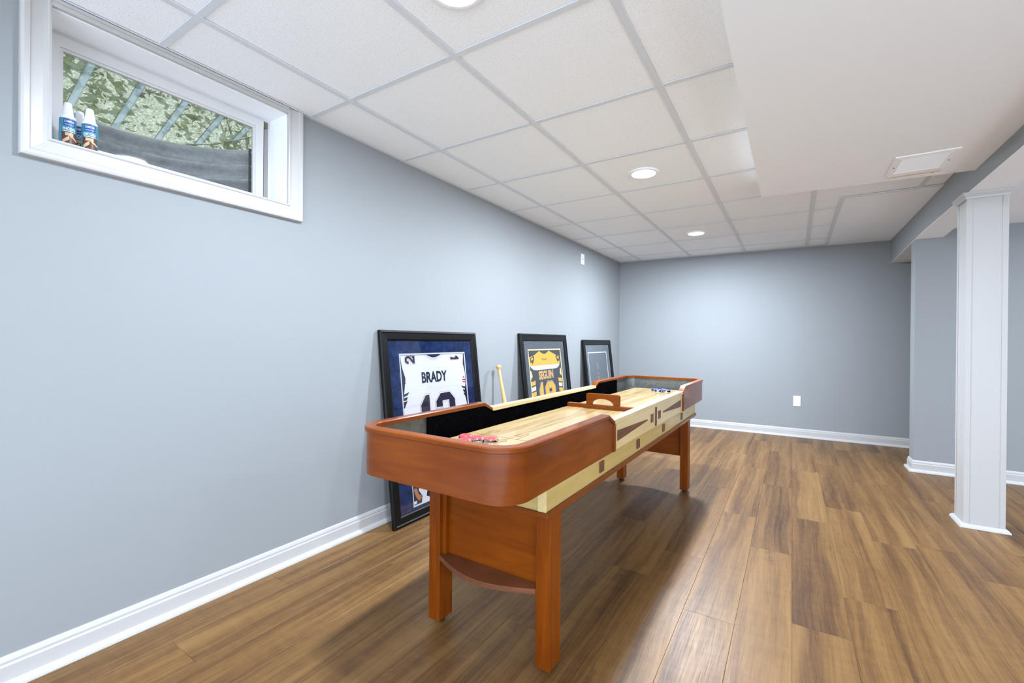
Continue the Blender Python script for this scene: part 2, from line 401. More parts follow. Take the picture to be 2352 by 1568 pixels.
ring_mould([(0, 1.905), (.004, 1.905), (.006, 1.915), (.016, 1.926), (.020, 1.932), (.020, Z_BEAM-.001), (0, Z_BEAM-.001)]).build('cap_moulding', m_trim, col)
ring_mould([(0, 0), (.020, 0), (.018, .008), (.012, .016), (.004, .021), (0, .022)]).build('base_shoe', m_trim, col, smooth=True)

# ---------------------------------------------------------------- window
win = struct(link('window_1', None), 'basement window high in the left wall with white casing'); win.location = (0, .80, 1.9)
def wp(o): o.matrix_parent_inverse = Matrix.Translation((0, -.80, -1.9)); return o
CP = [(0, 0), (0, .015), (.006, .017), (.010, .013), (.020, .013), (.046, .017), (.050, .022), (.062, .024), (.068, .022), (.070, .018), (.070, 0)]   # (distance from opening, proud of wall)
oy0, oy1, oz0, oz1 = .415, 1.197, 1.686, 2.107
def cas(name, ends):
    rings = []
    for (y, z, dy, dz) in ends: rings.append([(q, y+dy*p, z+dz*p) for p, q in CP])
    return wp(G().loft(rings).build(name, m_trim, win))
cas('casing', [(oy0, 2.132, -1, 0), (oy0, oz0, -1, -1)])
cas('casing', [(oy0, oz0, -1, -1), (oy1, oz0, 1, -1)])
cas('casing', [(oy1, oz0, 1, -1), (oy1, 2.132, 1, 0)])
wp(G().box(0, .016, oy0, oy1, oz1, 2.132).box(0, .020, oy0, oy1, 2.122, 2.132).build('casing', m_trim, win))
# jamb liners
wp(G().box(-WT, 0, wy0, oy0+.003, wz0, wz1).build('jamb', m_ceilpaint, win)); wp(G().box(-WT, 0, oy1-.003, wy1, wz0, wz1).build('jamb', m_ceilpaint, win))
wp(G().box(-WT, 0, oy0, oy1, oz1-.003, wz1).build('jamb', m_ceilpaint, win)); wp(G().box(-WT, 0, oy0, oy1, wz0, oz0+.003).build('sill', m_ceilpaint, win))
def ring(name, y0, y1, z0, z1, w, x0, x1, m, tw=None):
    tw = tw or w
    return wp(G().box(x0, x1, y0, y0+w, z0, z1).box(x0, x1, y1-w, y1, z0, z1).box(x0, x1, y0+w, y1-w, z0, z0+w).box(x0, x1, y0+w, y1-w, z1-tw, z1).build(name, m, win))
ring('window_frame', oy0+.003, oy1-.003, oz0+.003, oz1-.003, .010, -.158, -.136, m_vinyl)
wp(G().box(-.157, -.140, 1.166, 1.184, 1.69, 2.10).build('window_track', mat('track_grey', S(150, 150, 150), .7), win))
wp(G().box(-.1565, -.138, 1.160, 1.166, 1.69, 2.10).build('weather_seal', m_dark, win))
sash = ring('sash', .428, 1.158, 1.692, 2.090, .036, -.152, -.128, m_vinyl)
ring('glazing_bead', .464, 1.122, 1.728, 2.054, .009, -.148, -.134, m_vinyl)
o = wp(G().box(-.1425, -.1400, .470, 1.116, 1.734, 2.048).build('pane', m_pane, win))
wp(G().box(-.150, -.132, 1.152, 1.176, 2.062, 2.086).build('latch', mat('latch_brass', S(120, 110, 84), .5, .6), win))

# window well outside
R0, WX, WYc = .47, .02, .70
def well():
    a0 = math.acos((WX+WT)/R0)   # where the circle meets the wall face
    n = 44; rings = []
    zs = [1.30+.65*i/80 for i in range(81)]
    g = G(); vs_ = []
    for i in range(n+1):
        a = -a0+2*a0*i/n
        for z in zs:
            r = R0+.017*math.sin((z-1.30)*2*PI/.065)+(0.006 if z > 1.945 else 0)
            vs_.append((WX-r*math.cos(a), WYc+r*math.sin(a), z))
    k = len(zs)
    g.add(vs_, [(i*k+j, (i+1)*k+j, (i+1)*k+j+1, i*k+j+1) for i in range(n) for j in range(k-1)])
    w = thing('window_well', 'curved corrugated galvanised window well outside the basement window', 'window well', (-WT, .70, 1.30))
    o = g.build('corrugated_wall', m_well, w, smooth=True); o.matrix_parent_inverse = Matrix.Translation((WT, -.70, -1.30))
    md = o.modifiers.new('thick', 'SOLIDIFY'); md.thickness = .002
    ri = [[(WX-(R0+dr)*math.cos(-a0+2*a0*i/n), WYc+(R0+dr)*math.sin(-a0+2*a0*i/n), z) for dr, z in ((-.004,1.946),(.010,1.946),(.010,1.953),(-.004,1.953))] for i in range(n+1)]
    o = G().loft(ri).build('rim', galv('rim_steel', S(190, 192, 194), S(214, 214, 212), .4, .4), w); o.matrix_parent_inverse = Matrix.Translation((WT, -.70, -1.30))
    for s in (-1, 1):
        yy = WYc+s*(R0*math.sin(a0)+.004)
        o = G().box(-WT-.004, -WT-.001, min(yy, yy-s*.03), max(yy, yy-s*.03), 1.30, 1.95).build('flange', m_dark, w); o.matrix_parent_inverse = Matrix.Translation((WT, -.70, -1.30))
well()
g = G().prism([(WX-.43*math.cos(a*PI/24), WYc+.43*math.sin(a*PI/24)) for a in range(-9, 10)], 1.26, 1.30, lambda p, q, t: (p, q, t))
tag(g.build('gravel_bed', mat('gravel', S(84, 80, 74), .95, bump=(60, .8, .02))), 'grey gravel bed at the bottom of the window well', 'gravel', kind='stuff')
g = G().loft([[(WX-r*math.cos(a), WYc+r*math.sin(a), z) for r, z in ((.50, 1.925), (6, 1.925), (6, 1.6), (.50, 1.6))] for a in [-1.17+2.34*i/24 for i in range(25)]])
struct(g.build('garden_ground', mat('garden_soil', S(96, 92, 66), .95, bump=(20, .5, .02))), 'garden ground outside the basement window')
def cover():
    m = bpy.data.materials.new('mossy_polycarbonate'); m.use_nodes = True; m.node_tree.nodes.clear(); N = Nodes(m); o = N.obj()
    n1 = N.noise(o, 14, 5, .75, .4); n2 = N.noise(o, 110, 4, .75)
    c = N.ramp(N.math('ADD', N.math('MULTIPLY', n1, .6), N.math('MULTIPLY', n2, .4)),
               [(.34, S(88, 94, 64)), (.44, S(104, 110, 84)), (.52, S(120, 126, 110)), (.60, S(130, 138, 132)), (.70, S(152, 150, 126))])
    tl = N('ShaderNodeBsdfTranslucent'); N.l(c, tl.inputs[0]); tr = N('ShaderNodeBsdfTransparent'); tr.inputs[0].default_value = (.80, .84, .78, 1)
    mx = N('ShaderNodeMixShader'); N.l(N.ramp(n2, [(.35, (.78,)*3+(1,)), (.65, (.45,)*3+(1,))]), mx.inputs[0]); N.l(tr.outputs[0], mx.inputs[1]); N.l(tl.outputs[0], mx.inputs[2])
    ot = N('ShaderNodeOutputMaterial'); N.l(mx.outputs[0], ot.inputs[0])
    mr = bpy.data.materials.new('cover_rib'); mr.use_nodes = True; mr.node_tree.nodes.clear(); N = Nodes(mr)
    tl = N('ShaderNodeBsdfTranslucent'); tl.inputs[0].default_value = S(138, 152, 154); tr = N('ShaderNodeBsdfTransparent'); tr.inputs[0].default_value = (.95, .99, 1, 1)
    mx = N('ShaderNodeMixShader', Fac=.8); N.l(tr.outputs[0], mx.inputs[1]); N.l(tl.outputs[0], mx.inputs[2]); ot = N('ShaderNodeOutputMaterial'); N.l(mx.outputs[0], ot.inputs[0])
    zc = lambda x: 1.958+(x+.47)*.33
    w = thing('well_cover', 'mossy translucent ribbed plastic cover over the window well', 'cover', (-WT, .70, zc(-WT)))
    inv = Matrix.Translation((WT, -.70, -zc(-WT)))
    n = 30; a0 = math.acos((WX+WT)/.52); ylo, yhi = WYc-.52*math.sin(a0), WYc+.52*math.sin(a0)
    arcx = lambda y: WX-math.sqrt(.52**2-(y-WYc)**2)
    RB = (.40, .545, .695, .845, .985, 1.10); edges = [ylo]+[e for r_ in RB for e in (r_, r_+.024)]+[yhi]
    for k in range(len(edges)-1):
        ya, yb = edges[k], edges[k+1]
        if yb-ya < .004: continue
        arc_ = [(arcx(ya+(yb-ya)*t/8), ya+(yb-ya)*t/8) for t in range(9)]
        pts = arc_+[(-WT-.002, yb), (-WT-.002, ya)]
        rib = k % 2 == 1; th = .007 if rib else .003
        o = G().prism(pts, 0, th, lambda p, q, t: (p, q, zc(p)+t)).build('rib' if rib else 'sheet_panel', mr if rib else m, w); o.matrix_parent_inverse = inv
    ri = [[(WX-(.52+dr)*math.cos(-a0+2*a0*i/n), WYc+(.52+dr)*math.sin(-a0+2*a0*i/n), z_) for dr, z_ in ((-.003, 1.9545), (0, 1.9545), (0, 0), (-.003, 0))] for i in range(n+1)]
    ri = [[(p[0], p[1], p[2] or zc(p[0])+.002) for p in r_] for r_ in ri]
    o = G().loft(ri).build('skirt', m, w); o.matrix_parent_inverse = inv
    # leaf litter on the cover
    r = random.Random(3); g = G()
    for i in range(170):
        y = r.uniform(.28, 1.12); xm_ = WX-math.sqrt(max(.5**2-(y-WYc)**2, 0)); x = r.uniform(xm_, -WT-.02)
        if x > -WT: continue
        a = r.uniform(0, 6.28); l = r.uniform(.006, .016); wd = l*r.uniform(.3, .6); z = zc(x)+.011
        ca, sa = math.cos(a), math.sin(a)
        P = [(-l, 0, 0), (0, wd, .002), (l, 0, .004), (0, -wd, .002)]
        g.add([(x+p*ca-q*sa, y+p*sa+q*ca, z+zz+(p*ca-q*sa)*.33) for p, q, zz in P], [(0, 1, 2, 3)], r.choice((0, 0, 1, 2)))
    o = g.build('leaf_litter', [mat('leaf_brown', S(150, 128, 84), .8), mat('leaf_green', S(120, 150, 66), .7), mat('leaf_tan', S(214, 196, 150), .8)])
    tag(o, 'scattered small fallen leaves lying on the translucent well cover', 'leaves', kind='stuff')
cover()
def shrub(loc, label, seed, spread, h, n):
    r = random.Random(seed); w = thing('garden_shrub', label, 'shrub', loc, group='shrubs outside the window')
    g = G()
    for i in range(5):
        a = i*1.256+r.random(); tip = (math.cos(a)*spread[0]*.6, math.sin(a)*spread[1]*.6, h*.85)
        g.loft([[(tip[0]*t+rr*math.cos(b*PI/2), tip[1]*t+rr*math.sin(b*PI/2), tip[2]*t) for b in range(4)] for t, rr in ((0, .012), (.5, .008), (1, .003))])
    g.build('stem', mat('bark', S(96, 78, 58), .9), w)
    g = G()
    for i in range(n):
        while True:
            p = Vector((r.uniform(-1, 1), r.uniform(-1, 1), r.uniform(-1, 1)))
            if p.length < 1: break
        c = Vector((p.x*spread[0], p.y*spread[1], h*.58+p.z*h*.46)); d = Vector((r.gauss(0,1), r.gauss(0,1), r.gauss(0,.6))).normalized(); s_ = d.orthogonal().normalized()
        l = r.uniform(.025, .05); wd = l*.42
        g.add([c-d*l, c+s_*wd, c+d*l, c-s_*wd], [(0, 1, 2, 3)], r.choice((0, 0, 1)))
    tag(g.build('foliage', [mat('leaf_fresh', S(118, 152, 62), .6), mat('leaf_deep', S(70, 108, 48), .6)], w), kind='stuff')
shrub((-1.25, .55, 2.0), 'leafy green shrub growing beyond the well, seen through its cover on the left', 5, (.45, .6, 0), 1.1, 700)
shrub((-1.35, 1.75, 2.0), 'leafy green shrub growing beyond the well, seen through its cover on the right', 6, (.45, .6, 0), 1.1, 600)

# ---------------------------------------------------------------- fixtures
LBL = {0: 'round recessed ceiling light nearest the camera, cut by the top edge', 1: 'round recessed ceiling light above the far half of the shuffleboard table', 2: 'round recessed ceiling light nearest the end wall'}
g = G().lathe([(.074, 0), (.092, 0), (.094, .002), (.092, .0055), (.074, .0055)], seg=48)
for i, (x, y, z) in enumerate(LIGHTS):
    t = thing('recessed_light', LBL.get(i, 'round ceiling light added as fill, outside the picture'), 'ceiling light', (x, y, z), group='recessed ceiling lights')
    if i == 0:
        a = G().loft([[(r*math.cos(2*PI*k/48), r*math.sin(2*PI*k/48), zz) for r, zz in ((.074, -.004), (.088, -.005), (.093, -.002), (.093, .006), (.074, .006))] for k in range(48)], closed=True).build('trim_ring', m_ceilpaint, t, smooth=True)
        b = G().lathe([(0, -.002), (.05, -.0025), (.0745, -.0015), (.0745, .004), (0, .004)], seg=48).build('lens', m_lens, t); ma, mb = a.data, b.data
    else: link('trim_ring', ma, t); link('lens', mb, t)
    ld = bpy.data.lights.new('led', 'AREA'); ld.shape = 'DISK'; ld.size = .15; ld.energy = LED_W*((.7, 1.15, 1.6)[i] if i < 3 else 1.0 if y < -1 else .28); ld.color = LED_COL
    lo = link('led_source', ld, t); lo.location = (0, 0, -.008)

# air vent in the soffit
v = thing('air_vent', 'white rectangular air vent with louvres in the dropped soffit', 'air vent', (2.58, 3.185, Z_SOF))
a, b = .126, .155
g = G(); fl = [(-a,-b),(a,-b),(a,b),(-a,b)]; il = [(-a+.03,-b+.03),(a-.03,-b+.03),(a-.03,b-.045),(-a+.03,b-.045)]
g.loft([[(p[0], p[1], 0), (p[0], p[1], -.005), (q[0], q[1], -.009), (q[0], q[1], 0)] for p, q in zip(fl, il)], closed=True).build('vent_frame', m_ceilpaint, v)
for k in range(13):
    y = -b+.036+k*.0183
    G().add([(-a+.03,y,-.001),(a-.03,y,-.001),(a-.03,y+.013,-.008),(-a+.03,y+.013,-.008),(-a+.03,y,0),(a-.03,y,0),(a-.03,y+.013,-.0068),(-a+.03,y+.013,-.0068)],
        [(0,3,2,1),(4,5,6,7),(0,1,5,4),(1,2,6,5),(2,3,7,6),(3,0,4,7)]).build('louvre', m_ceilpaint, v)
G().box(-a+.01, a-.018, b-.026, b-.010, -.019, -.004).build('damper_bar', m_tan, v)
G().box(a-.052, a-.046, b-.010, b-.004, -.020, -.004).build('damper_lever', m_slot, v)
for sx in (-1, 1): G().lathe([(0, -.0092), (.003, -.0088), (.0036, -.006), (0, -.006)], (sx*(a-.015), 0, 0), 12).build('screw', m_slot, v)

# outlets
def outlet(loc, rot, label, w=.070, h=.115, slots='duplex'):
    t = thing('wall_outlet', label, 'outlet', loc, rot)
    G().box(-w/2, w/2, -.006, -.0002, -h/2, h/2).build('cover_plate', m_plate, t, bevel=.002)
    if slots == 'duplex':
        for s in (-1, 1):
            pts = [(.0165*math.cos(k*PI/10), max(-.0125, min(.0125, .0165*math.sin(k*PI/10)))+s*.0195) for k in range(20)]
            f = G().prism(pts, -.0075, -.005, lambda p, q, y: (p, y, q)).build('receptacle', m_plate, t)
            for x in (-.0064, .0064): G().box(x-.0012, x+.0012, -.0079, -.0072, s*.0195+.001, s*.0195+.0085).build('slot', m_slot, f)
            G().prism([(.0025*math.cos(k*PI/6), s*.0195-.006+.0025*math.sin(k*PI/6)) for k in range(12)], -.0079, -.0072, lambda p, q, y: (p, y, q)).build('slot', m_slot, f)
        G().prism([(.0026*math.cos(k*PI/6), .0026*math.sin(k*PI/6)) for k in range(12)], -.0072, -.0055, lambda p, q, y: (p, y, q)).build('screw', m_trim, t)
    else:
        G().box(-.017, .017, -.0075, -.005, -.033, .033).build('insert', m_plate, t)
        G().box(-.007, .005, -.009, -.0068, -.007, .009).build('jack', m_slot, t)
        for z in (-.024, .024): G().box(-.006, .003, -.0082, -.0068, z-.007, z+.007).build('slot', mat('slot_grey', S(120, 122, 126), .6), t)
    return t
outlet((2.056, BK(2.056), .4025), (0, 0, .02), 'white duplex outlet low on the end wall')
outlet((0, 4.655, 1.98), (0, 0, PI/2), 'white wall plate with dark jack high on the left wall near the corner', .09, .117, 'jack')

# ---------------------------------------------------------------- shuffleboard table
TROT = -.0107
tb = thing('shuffleboard_table', 'long cherry and maple shuffleboard table on four square legs', 'game table', (1.1257, 2.311, 0), (0, 0, TROT))
UO, VO = .256, 1.064
for sx in (-1, 1):
    for sy in (-1, 1):
        x0, x1 = sorted((sx*UO, sx*(UO-.052))); y0, y1 = sorted((sy*VO, sy*(VO-.075)))
        lg = G().box(x0, x1, y0, y1, .018, .530).build('leg', m_stain_leg, tb, bevel=.0015, seg=1)
        G().lathe([(.014, 0), (.017, .003), (.017, .012), (.010, .014), (.010, .019)], ((x0+x1)/2, (y0+y1)/2, 0), 20).build('levelling_foot', m_rubber, lg, smooth=True)
for sy in (-1, 1):
    y0, y1 = sorted((sy*1.030, sy*1.014))
    G().box(-.204, .204, y0, y1, .250, .530).build('end_panel', m_stain, tb)
    for sx in (-1, 1):
        y0, y1 = sorted((sy*1.0305, sy*1.048)); x0, x1 = sorted((sx*.204, sx*.186))
        if sx < 0: G().box(x0, x1, y0, y1, .268, .530).build('panel_batten', m_stain_leg, tb)
    pts = [(-.204, sy*1.031), (-.204, sy*1.066)]+[(-.204+.408*k/20, sy*(1.066+.062*math.sin(PI*k/20))) for k in range(1, 20)]+[(.204, sy*1.066), (.204, sy*1.031)]
    G().prism(pts, .250, .267, lambda p, q, t: (p, q, t)).build('shelf', m_stain_dark, tb, bevel=.0015, seg=1)
G().box(-.283, .283, -1.137, 1.137, .528, .547).build('base_rail', m_stain, tb, bevel=.003)
g = G()
for sx in (-1, 1):
    x0, x1 = sorted((sx*.275, sx*.257)); G().box(x0, x1, -1.13, 1.13, .547, .634).build('apron_board', m_maple_shaded, tb, bevel=.001, seg=1)
for sy in (-1, 1):
    y0, y1 = sorted((sy*1.1295, sy*1.112)); G().box(-.257, .257, y0, y1, .547, .634).build('apron_board', m_maple_shaded, tb)
    for sx in (-1, 1):
        x0, x1 = sorted((sx*.2755, sx*.247)); y0, y1 = sorted((sy*1.1315, sy*1.128)); G().box(x0, x1, y0, y1, .547, .634).build('corner_block', m_maple, tb)
VB = .613
def U(sx, a): return sx*a-(.0155 if sx < 0 else 0)
for sx in (-1, 1):
    x0, x1 = sorted((U(sx, .294), U(sx, .268))); sp = G().box(x0, x1, -VB, VB, .629, .736).build('side_panel', m_maple, tb)
    x0, x1 = sorted((U(sx, .300), U(sx, .262))); G().box(x0, x1, -VB-.004, VB+.004, .734, .752).build('side_rail', m_maple, tb, bevel=.002)
    xa, xb = sorted((U(sx, .2935), U(sx, .299)))
    G().box(xa, xb, -.010, .010, .632, .728).build('divider_strip', m_stain_dark, sp, bevel=.002, seg=1)
    xa, xb = sorted((U(sx, .2935), U(sx, .2965)))
    for sy in (-1, 1):
        wd = [(sy*.57, .660), (sy*.57, .703), (sy*.15, .687), (sy*.143, .684), (sy*.15, .680)]
        G().prism(wd, xa, xb, lambda p, q, t: (t, p, q)).build('inlay_wedge', m_stain_dark, sp, bevel=.001, seg=1)
        G().box(xa, xb+.001*sx, sy*.069-.020, sy*.069+.020, .660, .701).build('inlay_square', m_stain_dark, sp, bevel=.001, seg=1)
    xa, xb = sorted((sx*.2745, sx*.2795))
    for y in (-.69, -.233, .233, .69): G().box(xa, xb, y-.022, y+.022, .562, .604).build('inlay_square', m_stain_dark, tb, bevel=.002, seg=1)

def upath(half, vend, rad, sy, stop, n=12):
    """U path from +u side round the end to -u side, (u, v, nu, nv) with outward normal"""
    pts = [(half, stop, 1, 0)]
    for k in range(n+1):
        a = k*PI/2/n; pts.append((half-rad+rad*math.cos(a), vend-rad+rad*math.sin(a), math.cos(a), math.sin(a)))
    for k in range(n+1):
        a = PI/2+k*PI/2/n; pts.append((-half+rad+rad*math.cos(a), vend-rad+rad*math.sin(a), math.cos(a), math.sin(a)))
    pts.append((-half, stop, -1, 0)); return [(u-.008, sy*v_, nu, sy*nv) for u, v_, nu, nv in pts]
VE, RC = 1.358, .092
for sy in (-1, 1):
    P = upath(.3055, VE, RC, sy, VB+.006)
    mids = [(.2975, sy*.680, 1, 0)]; P = [P[0]]+mids+P[1:-1]+[(-.3135, sy*.680, -1, 0)]+[P[-1]]
    zt = [.733]+[.764]*(len(P)-2)+[.733]
    cap = G().loft([[(u-nu*.020, v_-nv*.020, .628), (u, v_, .628), (u, v_, z), (u-nu*.020, v_-nv*.020, z)] for (u, v_, nu, nv), z in zip(P, zt)]).build('end_cap', m_stain, tb, smooth=True)
    zt = [.733]+[.764]*(len(P)-2)+[.733]
    rings = []
    for (u, v_, nu, nv), z in zip(P, zt):
        o_, i_ = .006, -.030
        rings.append([(u+nu*i_, v_+nv*i_, z), (u+nu*(o_-.002), v_+nv*(o_-.002), z), (u+nu*o_, v_+nv*o_, z+.002), (u+nu*o_, v_+nv*o_, z+.013), (u+nu*(o_-.0035), v_+nv*(o_-.0035), z+.0165), (u+nu*(i_+.003), v_+nv*(i_+.003), z+.0165), (u+nu*i_, v_+nv*i_, z+.0135)])
    G().loft(rings).build('rim', m_stain, cap, smooth=True)
    for sx in (-1, 1):
        xa, xb = sorted((U(sx, .2935), U(sx, .3045))); ya, yb = sorted((sy*(VB-.002), sy*(VB+.014)))
        G().box(xa, xb, ya, yb, .628, .735).build('end_trim', m_stain, cap, bevel=.0015, seg=1)
    # metal liner inside the cap
    Q = upath(.285, VE-.0205, RC-.02, sy, 1.045)
    G().loft([[(u-nu*.0015, v_-nv*.0015, .637), (u, v_, .637), (u, v_, .7635), (u-nu*.0015, v_-nv*.0015, .7635)] for u, v_, nu, nv in Q]).build('metal_liner', m_metal, cap, smooth=True)
for sx in (-1, 1):
    xa, xb = sorted((U(sx, .2725), U(sx, .2645))); g = G().box(xa, xb, -VB, VB, .637, .7335)
    xa, xb = sorted((U(sx, .2775), U(sx, .2645)))
    for sy in (-1, 1):
        pr_ = [(VB, .637), (1.046, .637), (1.046, .7635), (.682, .7635), (VB, .7325)]
        g.prism([(sy*p, q) for p, q in pr_], xa, xb, lambda p, q, t: (t, p, q))
    g.build('carpet_wall', m_carpet, tb)
Qf = upath(.284, VE-.0215, RC-.02, 1, 0, 10); pts = [(u, v_) for u, v_, _, _ in Qf[1:-1]]; pts = pts+[(-u-.016, -v_) for u, v_ in pts]
G().prism(pts, .633, .637, lambda p, q, t: (p, q, t)).build('gutter_floor', m_carpet, tb)
ZP = .690; PU, PV = .203, 1.255
pf = G().box(-PU, PU, -PV, PV, .645, ZP).build('playfield', m_play, tb, bevel=.002)
for sy in (-1, 1):
    g = G(); e = ZP+.0004
    def line(x0, x1, y0, y1): 
        ya, yb = sorted((sy*y0, sy*y1)); xa, xb = sorted((-sy*x0, -sy*x1)); g.box(xa, xb, ya, yb, ZP-.001, e)
    line(-PU+.002, PU-.002, .891, .8935); line(.0165, .0185, .79, .893)
    line(-.022, -.0195, .795, .840); line(.004, .0065, .775, .840); line(-.022, .0065, .838, .841)
    line(-.120, -.1175, .795, .840); line(-.150, -.1475, .795, .840)
    g.build('scoring_line', m_ink, pf)
    pts = []
    G().loft([[((r*math.cos(2*PI*k/28)-.012), sy*.941+r*math.sin(2*PI*k/28), zz) for r, zz in ((.0165, ZP-.001), (.0178, ZP-.001), (.0178, e), (.0165, e))] for k in range(28)], closed=True).build('scoring_ring', m_ink, pf)

TM = Matrix.Translation((1.1257, 2.311, 0)) @ Matrix.Rotation(TROT, 4, 'Z')
def tw_(u, v_, z): return TM @ Vector((u, v_, z))
# gate across the middle of the playfield
ga = thing('shuffleboard_gate', 'cherry wood gate with arched handle laid across the middle of the playfield', 'game gate', tw_(0, .016, ZP), (0, 0, TROT))
G().box(-.202, .202, -.016, .016, 0, .021).build('gate_bar', m_stain, ga, bevel=.002)
def arch():
    hw, h, ow, oh, n = .095, .060, .062, .034, 16
    c = .009; out = [(-hw, 0)]+[(-hw+c-c*math.cos(k*PI/8), h-c+c*math.sin(k*PI/8)) for k in range(5)]+[(hw-c+c*math.sin(k*PI/8), h-c+c*math.cos(k*PI/8)) for k in range(5)]+[(hw, 0)]
    inn = [(ow*math.cos(PI*k/n), oh*math.sin(PI*k/n)) for k in range(n+1)]
    return out+inn
G().prism(arch(), -.009, .010, lambda p, q, t: (p+.006, t, q+.021)).build('arched_handle', m_stain, ga, bevel=.001, seg=1)

# pucks
def puck(mc, mi):
    r = thing('shuffleboard_puck', 'x', 'puck')
    G().lathe([(.0245, 0), (.0262, .0012), (.0268, .004), (.0268, .0135), (.0262, .0158), (.0245, .0168)], seg=40).build('chrome_body', m_chrome, r, smooth=True)
    c = G().lathe([(.0248, .0162), (.0246, .0185), (.0225, .0202), (.0150, .0205), (.0125, .0190), (0, .0186)], seg=40).build('cap', mc, r, smooth=True)
    G().lathe([(.0120, .0184), (.0119, .0193), (0, .0194)], seg=28).build('cap_recess', mi, c, smooth=True)
    return r
pr = puck(m_red, m_redin)
pos = [(-.008, -1.016, 'red-capped chrome puck nearest the printed ring'), (-.062, -1.026, 'red-capped chrome puck in the middle of the red group'),
       (-.116, -1.024, 'red-capped chrome puck farthest left, next to the black gutter'), (-.078, -1.080, 'red-capped chrome puck half hidden behind the near end rim')]
for i, (u, v_, lb) in enumerate(pos):
    o = pr if i == 0 else copy_tree(pr)
    o.location = tw_(u, v_, ZP); o.scale = (1, 1, 1.2); o.rotation_euler = (0, 0, i*.7); tag(o, lb, 'puck', 'red pucks at the near end')
pb = puck(m_blue, mat('blue_recess', S(40, 56, 130), .25))
pos = [(.050, .985, 'blue-capped chrome puck front left in the blue group'), (.105, 1.005, 'blue-capped chrome puck front right in the blue group'),
       (.016, 1.030, 'blue-capped chrome puck rear left in the blue group'), (.072, 1.047, 'blue-capped chrome puck rear right in the blue group')]
for i, (u, v_, lb) in enumerate(pos):
    o = pb if i == 0 else copy_tree(pb)
    o.location = tw_(u, v_, ZP); o.scale = (1, 1, 1.2); tag(o, lb, 'puck', 'blue pucks at the far end')

# ---------------------------------------------------------------- lettering helpers
def text_geo(s, w, h, bold=.0):
    """flat text scaled to w x h with its lower left at the origin -> (verts2d, faces)"""
    cu = bpy.data.curves.new('t', 'FONT'); cu.body = s; cu.size = 1; cu.offset = bold; cu.resolution_u = 3
    ob = bpy.data.objects.new('t', cu); C.objects.link(ob); bpy.context.view_layer.update()
    me = bpy.data.meshes.new_from_object(ob.evaluated_get(bpy.context.evaluated_depsgraph_get()))
    vs_ = [(v_.co.x, v_.co.y) for v_ in me.vertices]; fs = [tuple(p.vertices) for p in me.polygons]
    bpy.data.objects.remove(ob); bpy.data.curves.remove(cu); bpy.data.meshes.remove(me)
    x0 = min(p[0] for p in vs_); x1 = max(p[0] for p in vs_); y0 = min(p[1] for p in vs_); y1 = max(p[1] for p in vs_)
    return [((p[0]-x0)/(x1-x0)*w, (p[1]-y0)/(y1-y0)*h) for p in vs_], fs
# block digits on a 10 x 14 grid as polygons (outer outline, optional strokes joined)
DIG = {'1': [[(3, 0), (8, 0), (8, 14), (5.2, 14), (1.2, 10.6), (1.2, 8.2), (4.2, 8.2), (4.2, 2.4), (3, 2.4)]],
       '2': [[(0, 9), (3.2, 9), (3.2, 11.2), (6.8, 11.2), (6.8, 8.2), (0, 2.6), (0, 0), (10, 0), (10, 4), (7.2, 4), (7.2, 2.8), (4.6, 2.8), (10, 7.4), (10, 11.2), (7.4, 14), (2.6, 14), (0, 11.2)]],
       '9': [[(2.6, 14), (7.4, 14), (10, 11.4), (10, 2.6), (7.4, 0), (2.6, 0), (0, 2.6), (0, 4.6), (3.2, 4.6), (3.2, 2.8), (6.8, 2.8), (6.8, 5.6), (2.6, 5.6), (0, 8), (0, 11.4), (2.6, 14), (3.2, 11.2), (3.2, 8.4), (6.8, 8.4), (6.8, 11.2), (3.2, 11.2)]]}
def grow(poly, d):
    n = len(poly); out = []
    ar = sum(poly[i][0]*poly[(i+1) % n][1]-poly[(i+1) % n][0]*poly[i][1] for i in range(n)); sg = 1 if ar > 0 else -1
    for i in range(n):
        a, b, c = Vector(poly[i-1]), Vector(poly[i]), Vector(poly[(i+1) % n])
        d1, d2 = (b-a), (c-b)
        if d1.length < 1e-6 or d2.length < 1e-6: out.append(poly[i]); continue
        d1.normalize(); d2.normalize(); n1 = Vector((d1.y, -d1.x))*sg; n2 = Vector((d2.y, -d2.x))*sg
        k = max(.35, 1+n1.dot(n2)); q = b+(n1+n2)/k*d; out.append((q.x, q.y))
    return out

# ---------------------------------------------------------------- framed jerseys
def col(n, r, g_, b): return mat(n, S(r, g_, b), .75, spec=.2)
k_white, k_navy, k_dark, k_gold, k_red, k_grey = col('print_white', 206, 206, 210), col('print_navy', 22, 28, 52), col('print_charcoal', 44, 46, 52), col('print_gold', 222, 170, 56), col('print_red', 170, 40, 50), col('print_grey', 186, 192, 202)
k_skin = col('print_skin', 170, 110, 80)
def suede(name, a, b):
    m = mat(name, a, .95, spec=.1); N = Nodes(m); N.l(N.ramp(N.noise(N.obj(), 26, 5, .65, .5), [(.35, a), (.68, b)]), N.b.inputs['Base Color']); return m
m_suede = suede('blue_suede_mat', S(8, 20, 52), S(28, 52, 98))
m_greymat = suede('grey_mat', S(72, 77, 86), S(84, 90, 98))
m_greymat2 = suede('slate_mat', S(96, 104, 110), S(108, 116, 122))
TH = math.atan(.12)
